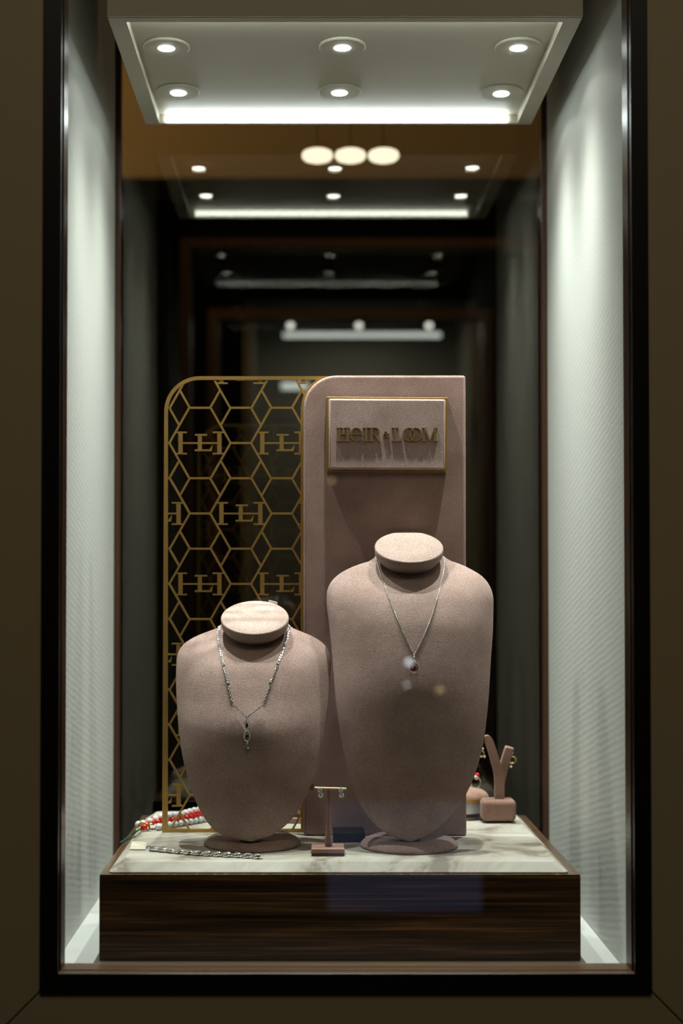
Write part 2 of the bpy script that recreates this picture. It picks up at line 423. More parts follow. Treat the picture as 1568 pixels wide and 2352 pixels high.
for k, (px, py, side, row) in enumerate(spots):
    c = PZ(px, py, ZL - .002)
    d = thing('downlight', {'left': 'round recessed downlight at the left of the %s row in the canopy',
                            'middle': 'round recessed downlight in the middle of the %s row in the canopy',
                            'right': 'round recessed downlight at the right of the %s row in the canopy'}[side] % row,
              'downlight', (c.x, c.y, ZL), 'recessed downlights in the white canopy')
    bm = NB(); lathe(bm, [(.0102, 0), (.0255, 0), (.0267, -.0008), (.0267, -.0026), (.0255, -.0034), (.0102, -.0034)][::-1], (c.x, c.y, ZL), 64)
    # open centre: drop end caps
    obj('trim_disc', bm, M['panel'], d, smooth=.5)
    bm = NB(); lathe(bm, [(0, -.0046), (.0072, -.0044), (.0092, -.0038), (.0098, -.0030), (.0098, -.0034), (0, -.0034)], (c.x, c.y, ZL), 40)
    obj('lens', bm, M['lens'], d, smooth=.7)
    L = bpy.data.lights.new('downlight_lamp', 'SPOT'); lo = bpy.data.objects.new('downlight_lamp', L); COL.objects.link(lo)
    lo.parent = d; lo.location = (0, 0, -.0075); lo.rotation_euler = (0, 0, 0)
    beam(L, 5.0, NBEAM)
    L.color = (.93, 1.0, .95); L.spot_size = math.radians(136); L.spot_blend = .12; L.shadow_soft_size = .0045

# ------------------------------------------------------------------ plinth and marble
PYB = .452
pl, pr = P(228, 2009, PYF).x, P(1333, 2009, PYF).x
plinth = thing('display_plinth', 'glossy dark ebony wood plinth with streaked grain under the marble', 'plinth', ((pl + pr) / 2, PYF, ZF))
bm = NB(); box(bm, pl, pr, PYF, PYB, ZF + .0005, ZP - .0012); obj('carcass', bm, M['macassar'], plinth, bevel=.0012)
bm = NB(); w = .011
box(bm, pl + .0004, pl + w, PYF + .0004, PYB - .0004, ZP - .0012, ZP); box(bm, pr - w, pr - .0004, PYF + .0004, PYB - .0004, ZP - .0012, ZP)
box(bm, pl + w, pr - w, PYF + .0004, PYF + w, ZP - .0012, ZP); box(bm, pl + w, pr - w, PYB - w, PYB - .0004, ZP - .0012, ZP)
obj('top_rim', bm, M['rim'], plinth)
ml0 = P(249, 2004, PYF + .006); mr0 = P(1306, 2006, PYF + .006)
mb = PZ(352, 1863, ZS); mbr = PZ(1189, 1867, ZS)
bm = NB()
sy0, sy1 = PYF + .006, mb.y + .004
tl = PZ(281, 1979, ZS); tr = PZ(1278, 1979, ZS)
def roundrect(x0, x1, y0, y1, r, n=6):
    pts = []
    for cx_, cy_, a0 in ((x1 - r, y0 + r, -90), (x1 - r, y1 - r, 0), (x0 + r, y1 - r, 90), (x0 + r, y0 + r, 180)):
        for k in range(n + 1):
            a = math.radians(a0 + 90 * k / n); pts.append((cx_ + r * math.cos(a), cy_ + r * math.sin(a)))
    return pts
lo_ = roundrect(ml0.x, mr0.x, sy0, sy1, .006); hi_ = roundrect(tl.x, tr.x, tl.y, sy1 - .006, .008)
levels = [(lo_, ZP + .0002), (lo_, ZP + .0014), (hi_, ZS)]
rings = [[bm.verts.new((x, y, z)) for x, y in pts] for pts, z in levels]
for A, B in zip(rings, rings[1:]):
    for k in range(len(A)): bm.faces.new((A[k], A[(k + 1) % len(A)], B[(k + 1) % len(A)], B[k]))
bm.faces.new(rings[0][::-1]); bm.faces.new(rings[-1])
slab = obj('marble_slab', bm, M['marble'], loc=((pl + pr) / 2, sy0, ZP), bevel=.0012, seg=3)
tag(slab, 'cream veined marble slab with bevelled edges lying on the dark wood plinth', 'slab')

# ------------------------------------------------------------------ pink backdrop board
YBD = .240; TB = .020
bl, br, bt = X(697, YBD), X(1070, YBD), P(712, 862, YBD).z
r_ = 76 * mpp(YBD)
pts = [(bl, ZS + .0005), (br, ZS + .0005), (br, bt)]
for k in range(15):
    a = math.radians(90 + 90 * k / 14); pts.append((bl + r_ + r_ * math.cos(a), bt - r_ + r_ * math.sin(a)))
bm = NB(); prism_xz(bm, pts, YBD, YBD + TB)
board = obj('backdrop_board', bm, M['velvet_board'], loc=((bl + br) / 2, YBD, ZS), bevel=.003, seg=4, smooth=.9)
tag(board, 'tall dusky pink velvet board with one rounded corner behind the taller bust', 'backdrop board')
# small dark block at its foot
a = P(765, 1936, .199); b = P(838, 1936, .199)
bm = NB(); box(bm, a.x, b.x, .199, YBD - .001, ZS + .0003, ZS + .011)
o = obj('foot_block', bm, M['navy'], loc=((a.x + b.x) / 2, .21, ZS), bevel=.0006)
tag(o, 'small navy block at the foot of the pink board behind the earring stand', 'block')

# ------------------------------------------------------------------ plaque with raised lettering
sgn = thing('sign_plaque', 'pink velvet name plaque edged in brass with raised brass letters', 'sign', (X(889, YBD), YBD, P(889, 1083, YBD).z))
def quad(pxs, y): return [(P(x, yy, y).x, P(x, yy, y).z) for x, yy in pxs]
bm = NB(); prism_xz(bm, quad([(749, 1083), (1026, 1085), (1028.5, 913), (749, 911)], YBD - .005), YBD - .005, YBD - .0002)
obj('brass_backing', bm, M['gold'], sgn, bevel=.0005)
yp = YBD - .011
bm = NB(); prism_xz(bm, quad([(755, 1077.5), (1022, 1078.5), (1023, 917), (755, 915.5)], yp), yp, YBD - .005)
obj('velvet_pad', bm, M['velvet_pad'], sgn, bevel=.0022, seg=3, smooth=.9)
yl = yp - .0013
def LZ(pts):                        # lettering outline: measured units, one unit = 1/5.227 px
    return [(P(740 + x / 5.227, 900 + y / 5.227, yl).x, P(740 + x / 5.227, 900 + y / 5.227, yl).z) for x, y in pts]
def rect(x0, x1, y0, y1): return [(x0, y0), (x1, y0), (x1, y1), (x0, y1)]
def arcs(cx_, cy_, rx, ry, t0, t1, a0, a1, n=26):
    """crescent stroke: thickness t0 at the sides, t1 at top and bottom"""
    out, inn = [], []
    for k in range(n + 1):
        a = math.radians(a0 + (a1 - a0) * k / n)
        out.append((cx_ + rx * math.cos(a), cy_ - ry * math.sin(a)))
        inn.append((cx_ + (rx - t0) * math.cos(a), cy_ - (ry - t1) * math.sin(a)))
    return [[out[k], out[k + 1], inn[k + 1], inn[k]] for k in range(n)]
def seg2(x0, y0, x1, y1, w):
    dx, dy = x1 - x0, y1 - y0; L_ = math.hypot(dx, dy); nx, ny = -dy / L_ * w / 2, dx / L_ * w / 2
    return [(x0 + nx, y0 + ny), (x1 + nx, y1 + ny), (x1 - nx, y1 - ny), (x0 - nx, y0 - ny)]
GL = {
    'H': [rect(190, 215, 432, 590), rect(289, 316, 432, 590), rect(172, 248, 428, 438), rect(258, 332, 428, 438), rect(168, 250, 582, 594), rect(254, 340, 582, 594), rect(215, 289, 502, 513)],
    'e': arcs(408, 511, 76, 83, 22, 10, 0, 318) + [rect(346, 482, 500, 512)],
    'I': [rect(512, 538, 432, 590), rect(486, 562, 428, 438), rect(486, 558, 582, 594)],
    'R': [rect(578, 603, 432, 590), rect(556, 640, 428, 438), rect(560, 625, 582, 594), rect(603, 640, 504, 514)] + arcs(636, 471, 48, 43, 22, 10, -90, 90, 14) + [[(622, 510), (648, 508), (698, 594), (668, 594)]],
    '&': arcs(760, 490, 17, 15, 8, 7, -60, 240, 16) + arcs(757, 524, 27, 24, 10, 8, 95, 350, 18) + [seg2(748, 497, 792, 548, 10), rect(776, 800, 500, 508)],
    'L': [rect(862, 887, 432, 590), rect(830, 914, 428, 438), rect(830, 948, 582, 594), [(930, 584), (948, 584), (948, 545), (942, 545)]],
    'O': arcs(1040, 512, 77, 84, 22, 10, 0, 360, 36),
    'O2': arcs(1122, 512, 78, 84, 22, 10, 0, 360, 36),
    'M': [rect(1218, 1229, 436, 590), rect(1338, 1365, 436, 590), [(1216, 434), (1243, 434), (1302, 594), (1280, 594)], [(1340, 434), (1352, 434), (1298, 594), (1286, 594)], rect(1194, 1254, 584, 595), rect(1318, 1382, 584, 595), rect(1196, 1240, 430, 440), rect(1340, 1382, 430, 440)],
}
for ch, polys in GL.items():
    bm = NB()
    for i, pg in enumerate(polys):
        e = .00002 * (i % 5)
        prism_xz(bm, LZ(pg), yl - e, yp + .0005)
    obj('ampersand' if ch == '&' else 'letter', bm, M['goldletter'], sgn)

# ------------------------------------------------------------------ brass lattice screen
YLT = .2625; LT = .003
screen = thing('lattice_screen', 'brass hexagon lattice screen with monogram cut-outs behind the shorter bust', 'screen', (X(536, YLT), YLT, ZS))
fl, ft, fb = 377.0, 864.0, 1912.0
fr = 704.0
def LP(pts): return [(P(x, y, YLT).x, P(x, y, YLT).z) for x, y in pts]
R1 = 82.0
def clip_poly(poly, a, b, c):       # keep a x + b y <= c
    out = []
    for i in range(len(poly)):
        p, q = poly[i], poly[(i + 1) % len(poly)]
        dp = a * p[0] + b * p[1] - c; dq = a * q[0] + b * q[1] - c
        if dp <= 0: out.append(p)
        if dp * dq < 0:
            t = dp / (dp - dq); out.append((p[0] + (q[0] - p[0]) * t, p[1] + (q[1] - p[1]) * t))
    return out
planes = [(-1, 0, -(fl + 3)), (1, 0, fr), (0, -1, -(ft + 3)), (0, 1, fb - 3)]
for k in range(1, 9):
    an = math.radians(180 + 90 * k / 9); nx, ny = math.cos(an), math.sin(an)
    planes.append((nx, ny, nx * (fl + R1) + ny * (ft + R1) + R1 - 3))
def clipped(poly):
    for pl_ in planes:
        poly = clip_poly(poly, *pl_)
        if len(poly) < 3: return None
    ar = sum(poly[i][0] * poly[(i + 1) % len(poly)][1] - poly[(i + 1) % len(poly)][0] * poly[i][1] for i in range(len(poly)))
    return poly if abs(ar) > .4 else None
# outer frame: left side, arched corner, top, bottom, right side that follows the board
bm = NB()
FW = 8.3
npc = [0]
def addp(poly):
    npc[0] += 1; e = .000025 * (npc[0] % 7)      # no coincident faces where bars cross
    prism_xz(bm, LP(poly), YLT + e, YLT + LT - e)
addp([(fl, ft + R1), (fl + FW, ft + R1), (fl + FW - .5, fb), (fl - 5, fb)])
n = 14
for k in range(n):
    a0 = math.radians(180 + 90 * k / n); a1 = math.radians(180 + 90 * (k + 1) / n)
    c = (fl + R1, ft + R1)
    addp([(c[0] + R1 * math.cos(a0), c[1] + R1 * math.sin(a0)), (c[0] + R1 * math.cos(a1), c[1] + R1 * math.sin(a1)),
          (c[0] + (R1 - FW) * math.cos(a1), c[1] + (R1 - FW) * math.sin(a1)), (c[0] + (R1 - FW) * math.cos(a0), c[1] + (R1 - FW) * math.sin(a0))])
addp([(fl + R1, ft), (780, ft), (780, ft + FW), (fl + R1, ft + FW)])
addp([(fl - 5, fb - 8), (704, fb - 8), (704, fb), (fl - 5, fb)])
addp([(690.5, 935), (704, 935), (704, fb), (690.5, fb)])
cx_, cy_, ro = 773.0, 940.0, 82.0
for k in range(n):
    a0 = math.radians(180 + 62 * k / n); a1 = math.radians(180 + 62 * (k + 1) / n)
    addp([(cx_ + ro * math.cos(a0), cy_ + ro * math.sin(a0)), (cx_ + ro * math.cos(a1), cy_ + ro * math.sin(a1)),
          (cx_ + (ro - 14) * math.cos(a1), cy_ + (ro - 14) * math.sin(a1)), (cx_ + (ro - 14) * math.cos(a0), cy_ + (ro - 14) * math.sin(a0))])
obj('outer_frame', bm, M['gold'], screen)
# hexagon net
bm = NB(); bmL = bm
HX, HY, PX_, PY_ = 70.4, 80.9, 187.8, 323.8
top = 24.6
SW = 4.6
seen = set()
def line(x0, y0, x1, y1, w=SW):
    key = tuple(sorted(((round(x0), round(y0)), (round(x1), round(y1)))))
    if key in seen: return
    seen.add(key)
    pg = clipped(seg2(x0, y0, x1, y1, w))
    if pg:
        e = .0002 + .000025 * (len(seen) % 8); prism_xz(bmL, LP(pg), YLT + e, YLT + LT - e)
centres = []
for j in range(-2, 9):
    for i in range(-2, 4):
        cx = 458.9 + i * PX_ + (PX_ / 2 if j % 2 else 0); cy = 1017.3 + j * PY_ / 2
        centres.append((cx, cy))
for cx, cy in centres:
    v = [(cx - HX, cy), (cx - top, cy - HY), (cx + top, cy - HY), (cx + HX, cy), (cx + top, cy + HY), (cx - top, cy + HY)]
    for k in range(6): line(*v[k], *v[(k + 1) % 6])
    line(cx + HX, cy, cx + PX_ - HX, cy)                    # link to the next cell
    for sx_ in (-1, 1):                                     # small diamonds between the cells
        for sy_ in (-1, 1):
            mx_, my_ = cx + sx_ * (HX + top) / 2, cy + sy_ * HY / 2
            line(mx_, my_, cx + sx_ * HX, cy + sy_ * HY)
obj('hexagon_net', bm, M['gold'], screen)
# the monograms
MG = [rect(-194, -156, -98, 98), rect(-216, -118, -103, -89), rect(-216, -118, 89, 103), rect(156, 194, -98, 98), rect(114, 212, -103, -89), rect(114, 212, 89, 103),
      rect(-160, 160, -7, 8), rect(-19, 17, -80, 72), rect(-46, 64, -81, -66), rect(-47, 90, 57, 73), [(84, 60), (116, 14), (106, 73), (84, 73)]]
for cx, cy in centres:
    if cx < 340 or cx > 780 or cy < 830 or cy > 1930: continue
    bm = NB(); cnt = 0
    for i, pg in enumerate(MG):
        q = clipped([(cx + a / 3.92, cy + b / 3.92) for a, b in pg])
        if q:
            e = .00003 * (i % 4); prism_xz(bm, LP(q), YLT + .00041 + e, YLT + LT - .00041 - e); cnt += 1
    if cnt: obj('monogram', bm, M['gold'], screen)
    else: bm.free()

# ------------------------------------------------------------------ necklace busts
def interp(tab, v):
    xs = [t[0] for t in tab]; ys = [t[1] for t in tab]
    return float(np.interp(v, xs, ys))
def pchip(tab, v):
    xs = np.array([t[0] for t in tab], float); ys = np.array([t[1] for t in tab], float)
    h = np.diff(xs); d = np.diff(ys) / h; m = np.zeros(len(xs))
    for i in range(1, len(xs) - 1):
        if d[i - 1] * d[i] > 0: m[i] = 2 * d[i - 1] * d[i] / (d[i - 1] + d[i])
    m[0], m[-1] = d[0], d[-1]
    i = int(np.clip(np.searchsorted(xs, v) - 1, 0, len(h) - 1)); t = min(max((v - xs[i]) / h[i], 0), 1)
    return float((2 * t ** 3 - 3 * t ** 2 + 1) * ys[i] + (t ** 3 - 2 * t ** 2 + t) * h[i] * m[i] + (-2 * t ** 3 + 3 * t ** 2) * ys[i + 1] + (t ** 3 - t ** 2) * h[i] * m[i + 1])

class Bust:
    def __init__(s, label, left, right, ytop, ybot, cap, base_px, base_y, stub_px, y0=0.0):
        s.rows = []
        H_ = ybot - ytop
        YeT = [(0, .222), (.06, .219), (.15, .207), (.5, .170), (.8, .154), (1, .1440)]
        YcT = [(0, .216), (20 / H_, .207), (45 / H_, .1915), (72 / H_, .1745), (105 / H_, .1610), (165 / H_, .1480), (.5, .1340), (.72, .1325), (.9, .1350), (1, .1395)]
        nrow = 64
        for i in range(nrow + 1):
            t = i / nrow
            t = .5 - .5 * math.cos(PI * t) if t > .5 else t * (.55 + .9 * t)     # dense at both ends
            t = min(max(t, 0), 1)
            py = ytop + H_ * t
            Ye = pchip(YeT, t) + y0; Yc = pchip(YcT, t) + y0
            a = P(pchip(left, py), py, Ye); b = P(pchip(right, py), py, Ye)
            s.rows.append((a.z, a.x, b.x, Ye, Yc, t))
        s.z = [r[0] for r in s.rows][::-1]
        base = P(0, 0, 0)
        bc = PZ(base_px[0], base_y, ZS)
        s.root = thing('necklace_bust', label, 'necklace bust', (bc.x, bc.y, ZS))
        # torso
        bm = NB(); nu = 36; F_, B_ = [], []
        for (z, xa, xb, Ye, Yc, t) in s.rows:
            hw = (xb - xa) / 2; xc = (xa + xb) / 2; fr_, bk = [], []
            th = .0042
            for k in range(nu + 1):
                u = -math.cos(PI * k / nu)
                fr_.append(bm.verts.new((xc + hw * u, s.front(u, Ye, Yc, t), z)))
                if 0 < k < nu: bk.append(bm.verts.new((xc + hw * u * .992, s.front(u, Ye, Yc, t) * .35 + Ye * .65 + th, z)))
            F_.append(fr_); B_.append([fr_[0]] + bk + [fr_[-1]])
        for A, B in ((F_, 0), (B_, 1)):
            for i in range(nrow):
                for k in range(nu):
                    q = (A[i][k], A[i][k + 1], A[i + 1][k + 1], A[i + 1][k])
                    bm.faces.new(q if B == 0 else q[::-1])
        for i in (0, nrow):
            lo = F_[i] + B_[i][1:-1][::-1]
            try: bm.faces.new(lo)
            except Exception: pass
        bmesh.ops.remove_doubles(bm, verts=bm.verts, dist=1e-5)
        obj('torso', bm, M['velvet'], s.root, smooth=3.2)
        # neck cap: a tilted disc with a shallow rim
        cpx, cpy, hw_px, rimh = cap
        yc_ = .203 + y0
        c = P(cpx, cpy, yc_); r = hw_px * mpp(yc_)
        ax = Vector((0, -math.sin(math.radians(28.5)), math.cos(math.radians(28.5))))
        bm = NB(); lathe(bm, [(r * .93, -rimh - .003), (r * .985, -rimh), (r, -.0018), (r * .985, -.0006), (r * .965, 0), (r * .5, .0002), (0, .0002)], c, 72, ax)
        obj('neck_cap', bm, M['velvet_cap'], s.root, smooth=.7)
        bm = NB(); lathe(bm, [(r * .84, -.017), (r * .90, -.013), (r * .95, -rimh - .0015)], c, 56, ax)
        obj('neck', bm, M['velvet'], s.root, smooth=1.2)
        # round foot
        rb = base_px[1] * (bc.y - CAM.y) / F
        bm = NB(); lathe(bm, [(rb * .985, .0003), (rb, .0016), (rb * .995, .0032), (rb * .93, .0066), (rb * .82, .0096), (rb * .70, .0108), (rb * .4, .0110), (0, .0110)], (bc.x, bc.y, ZS), 80)
        obj('foot', bm, M['velvet'], s.root, smooth=1.0)
        bm = NB(); x0, x1 = X(stub_px[0], .142), X(stub_px[1], .142)
        zt = s.z[0] + .012
        box(bm, x0, x1, .1435 + y0, .158 + y0, ZS + .0105, zt); obj('support_peg', bm, M['blackbit'], s.root, bevel=.001)
    def front(s, u, Ye, Yc, t):
        u = max(-1, min(1, u))
        para = 1 - abs(u) ** 2.1
        ell = math.sqrt(max(0, 1 - u * u))
        k = max(0, min(1, 1 - t / .35)) * .55
        return Ye - (Ye - Yc) * (para * (1 - k) + ell * k)
    def Y(s, x, z):
        rows = s.rows
        zs = s.z; z = min(max(z, zs[0]), zs[-1])
        n = len(rows)
        i = int(np.searchsorted(zs, z)); i = min(max(i, 1), n - 1)
        f = (z - zs[i - 1]) / max(1e-9, zs[i] - zs[i - 1])
        ra, rb = rows[n - 1 - (i - 1)], rows[n - 1 - i]
        xa, xb, Ye, Yc, t = [ra[k] + (rb[k] - ra[k]) * f for k in (1, 2, 3, 4, 5)]
        u = (x - (xa + xb) / 2) / max(1e-6, (xb - xa) / 2)
        return s.front(u, Ye, Yc, t)
    def on(s, px, py, lift=.001):
        y = .16
        for _ in range(14):
            p = P(px, py, y); y = y * .4 + .6 * (s.Y(p.x, p.z) - lift)
        return P(px, py, y)

tallL = [(1277, 862), (1287, 852), (1297, 822), (1308, 796), (1322, 774), (1340, 758), (1360, 750.5), (1378, 749.5), (1440, 756), (1515, 763.5), (1600, 770), (1700, 784), (1770, 799), (1830, 819), (1880, 849), (1905, 874), (1922, 902), (1930, 925), (1932, 943)]
tallR = [(1277, 1018), (1287, 1032), (1297, 1060), (1308, 1082), (1322, 1105), (1340, 1121), (1360, 1130), (1378, 1133), (1440, 1132), (1515, 1127), (1600, 1122), (1700, 1111), (1770, 1093), (1830, 1067), (1880, 1028), (1905, 1001), (1922, 975), (1930, 955), (1932, 945)]
tall = Bust('taller blush velvet necklace bust wearing the single red stone pendant', tallL, tallR, 1277, 1932, (939, 1255, 79, .0092), (939, 112), 1943, (918, 964), 0.0)
shortL = [(1434, 507), (1442, 500), (1450, 478), (1460, 453), (1472, 431), (1486, 416), (1502, 408), (1520, 405), (1560, 404), (1640, 407.5), (1720, 416), (1780, 429), (1840, 449), (1880, 470), (1905, 491), (1918, 510), (1925, 535), (1930, 560), (1931, 578)]
shortR = [(1434, 663), (1442, 672), (1450, 690), (1460, 714), (1472, 735), (1486, 749), (1502, 757), (1520, 760), (1560, 757.5), (1640, 749), (1720, 738), (1780, 722), (1840, 697), (1880, 671), (1905, 645), (1918, 622), (1925, 603), (1930, 588), (1931, 580)]
short = Bust('shorter blush velvet necklace bust wearing the long silver drop necklace', shortL, shortR, 1434, 1931, (585, 1417, 78, .0098), (579, 111), 1939, (551, 597), 0.0)

# white tag tucked behind the short bust's neck
tp = [P(x, y, .238) for x, y in ((611, 1391), (618, 1378), (637, 1383), (637, 1392), (633, 1402), (610, 1402))]
bm = NB(); prism_xz(bm, [(p.x, p.z) for p in tp], .2372, .2384)
tag(obj('price_tag', bm, M['whitetag'], loc=(tp[0].x, .238, tp[-1].z), bevel=.0003), 'small white price tag poking up behind the shorter bust', 'tag')

# ------------------------------------------------------------------ necklaces
def orient(t, roll):
    t = t.normalized(); q = Vector((1, 0, 0)).rotation_difference(t)
    return q.to_matrix().to_4x4() @ Matrix.Rotation(roll, 4, 'X')
def chain(bm, pts, step, R, r, sy=.62, seg=8, s2=4):
    pp = resample(pts, step)
    for i in range(len(pp) - 1):
        m = Matrix.Translation(pp[i]) @ orient(pp[i + 1] - pp[i], (PI / 2 if i % 2 else 0) + .5)
        torus(bm, m, R, r, seg, s2, sy)
def facet(bm, c, r, depth=.6, n=8, scale=(1, 1)):
    """cut stone facing -Y"""
    t = [bm.verts.new((c[0] + r * .55 * scale[0] * math.cos(2 * PI * (k + .5) / n), c[1] - r * .38, c[2] + r * .55 * scale[1] * math.sin(2 * PI * (k + .5) / n))) for k in range(n)]
    g_ = [bm.verts.new((c[0] + r * scale[0] * math.cos(2 * PI * k / n), c[1], c[2] + r * scale[1] * math.sin(2 * PI * k / n))) for k in range(n)]
    b_ = bm.verts.new((c[0], c[1] + r * depth, c[2]))
    bm.faces.new(t)
    for k in range(n):
        bm.faces.new((t[k - 1], g_[k], t[k])); bm.faces.new((t[k], g_[k], g_[(k + 1) % n])); bm.faces.new((g_[k], b_, g_[(k + 1) % n]))

nk = thing('pendant_necklace', 'fine silver chain with a red teardrop pendant hung on the taller bust', 'necklace', tall.on(950, 1530))
lp = smoothpath([tall.on(x, y) for x, y in ((864, 1284), (872, 1312), (888, 1360), (906, 1405), (925, 1449), (950, 1502))])
rp = smoothpath([tall.on(x, y) for x, y in ((1021, 1284), (1016, 1325), (1003, 1378), (988, 1424), (972, 1462), (952, 1502))])
for pth in (lp, rp):
    bm = NB(); chain(bm, pth, .0012, .0009, .00028); obj('chain', bm, M['silver'], nk, smooth=3.2)
pc = tall.on(950.5, 1533, .0055); u = mpp(pc.y)
bm = NB(); torus(bm, Matrix.Translation(tall.on(951, 1505, .003)) @ Matrix.Rotation(PI / 2, 4, 'Y'), .0014, .0004, 10, 5)
ball(bm, tall.on(951, 1509, .004), .0009)
obj('bail', bm, M['silver'], nk, smooth=3.2)
def drop(a, s):                     # teardrop outline, point up
    x = math.sin(a); zz = -math.cos(a)
    w = (1 - .42 * max(0, zz) ** 1.3)
    return (x * s * w, zz * s * (1.02 if zz < 0 else 1.22))
bm = NB(); path = [pc + Vector((dx, 0, dz)) for dx, dz in (drop(2 * PI * k / 40, 11.6 * u) for k in range(40))]
tube(bm, path, .00055, 6, True)
path2 = [pc + Vector((dx, -.0004, dz)) for dx, dz in (drop(2 * PI * k / 40, 9.0 * u) for k in range(40))]
tube(bm, path2, .00035, 6, True)
setting = obj('setting', bm, M['silver'], nk, smooth=3.2)
bm = NB()
for k in range(22):
    dx, dz = drop(2 * PI * k / 22, 12.0 * u); ball(bm, pc + Vector((dx, -.0006, dz)), .00062, 6, 5)
obj('halo_stones', bm, M['diamond'], setting)
bm = NB(); n = 22
tv = [bm.verts.new(pc + Vector((dx, -.0021, dz - .0002))) for dx, dz in (drop(2 * PI * (k + .5) / n, 5.2 * u) for k in range(n))]
gv = [bm.verts.new(pc + Vector((dx, -.0004, dz))) for dx, dz in (drop(2 * PI * k / n, 8.8 * u) for k in range(n))]
bv = bm.verts.new(pc + Vector((0, .003, 0)))
bm.faces.new(tv)
for k in range(n):
    bm.faces.new((tv[k - 1], gv[k], tv[k])); bm.faces.new((tv[k], gv[k], gv[(k + 1) % n])); bm.faces.new((gv[k], bv, gv[(k + 1) % n]))
obj('red_gem', bm, M['ruby'], nk)

nk = thing('drop_necklace', 'silver link necklace with a long beaded drop hung on the shorter bust', 'necklace', short.on(567, 1690))
lp = smoothpath([short.on(x, y, .0014) for x, y in ((503, 1440), (501, 1462), (504, 1484), (513, 1527), (524, 1570), (535, 1618))])
rp = smoothpath([short.on(x, y, .0014) for x, y in ((664, 1438), (660, 1462), (652, 1486), (637, 1527), (620, 1571), (604, 1618))])
for pth in (lp, rp):
    bm = NB(); chain(bm, pth, .0021, .0016, .0005, .7); obj('chain', bm, M['silver'], nk, smooth=3.2)
for pt in ((504, 1484), (514, 1529), (525, 1571), (653, 1484), (637, 1527), (620, 1571)):
    bm = NB(); ball(bm, short.on(*pt, .002), .0017, 8, 6, (1, .8, 1.25)); obj('bead', bm, M['silver'], nk)
def stones(bm, pts, r, step, jit=.0003):
    for p in resample(pts, step): ball(bm, p + Vector((random.uniform(-jit, jit), random.uniform(-jit, 0), random.uniform(-jit, jit))), r * random.uniform(.75, 1.15), 6, 5)
for side, pts in (('l', ((535, 1619), (545, 1627), (555, 1638), (566, 1648))), ('r', ((604, 1619), (592, 1629), (579, 1638), (567, 1648)))):
    bm = NB(); pth = smoothpath([short.on(x, y, .006) for x, y in pts], 8)
    tube(bm, pth, .0007, 6); stones(bm, pth, .00085, .00115, .0007)
    obj('stone_branch', bm, M['silver'], nk)
bm = NB()
for (cx, cy) in ((566.5, 1666), (567.5, 1691)):
    cc = short.on(cx, cy, .004)
    stones(bm, [cc + Vector((math.sin(a) * 6.6 * u, 0, -math.cos(a) * 10.8 * u)) for a in [2 * PI * k / 24 for k in range(25)]], .00088, .0012, .0003)
stones(bm, [short.on(566, 1648, .004), short.on(566.5, 1655, .004)], .0009, .001)
stones(bm, [short.on(567, 1677, .004), short.on(567, 1681, .004)], .0009, .001)
stones(bm, [short.on(568, 1702, .004), short.on(569, 1707, .004)], .0008, .001)
dr = obj('drop', bm, M['silver'], nk)
for (cx, cy) in ((566.5, 1666), (567.5, 1691)):
    bm = NB(); facet(bm, short.on(cx, cy, .0042), 4.2 * u, .6, 8, (.8, 1.7)); obj('dark_stone', bm, M['darkstone'], dr)
bm = NB(); cc = short.on(568.5, 1713, .004); ball(bm, cc, .0026, 8, 6, (.9, .8, 1.35))
for k in range(16): ball(bm, cc + Vector((random.uniform(-1, 1) * .0018, -.0016, random.uniform(-1, 1) * .0026)), .0006, 5, 4)
obj('tip', bm, M['silver'], nk)

# ------------------------------------------------------------------ brass T stand with diamond earrings
q0 = PZ(715, 1967, ZS); q1 = PZ(791, 1967, ZS); yb = q0.y; bw = q1.x - q0.x
es = thing('earring_stand', 'slim T shaped earring stand with a brass crossbar between the busts', 'earring stand', ((q0.x + q1.x) / 2, yb + .0165, ZS))
bm = NB(); box(bm, q0.x + .0003, q1.x - .0003, yb + .0003, yb + .033, ZS + .0003, ZS + .0024); obj('base_plate', bm, M['lip'], es, bevel=.0004)
bm = NB(); box(bm, q0.x, q1.x, yb, yb + .0333, ZS + .0030, ZS + .0080); obj('base', bm, M['velvet_stand'], es, bevel=.0012, seg=3)
bm = NB(); box(bm, q0.x + .001, q1.x - .001, yb + .001, yb + .032, ZS + .0024, ZS + .0030); obj('spacer', bm, M['blackbit'], es)
yq = yb + .016
pb = P(754.5, 1944, yq); pt = P(758.5, 1814, yq)
bm = NB(); lathe(bm, [(.0042, ZS + .0078 - pb.z), (.0036, .012), (.0025, .022), (.0016, .040), (.0012, pt.z - pb.z)], pb, 24); obj('post', bm, M['velvet_stand'], es, smooth=.8)
ca, cb = P(722, 1809.5, yq), P(795, 1811.5, yq)
bm = NB(); tube(bm, [ca, cb], .0011, 12); obj('crossbar', bm, M['gold2'], es, smooth=.8)
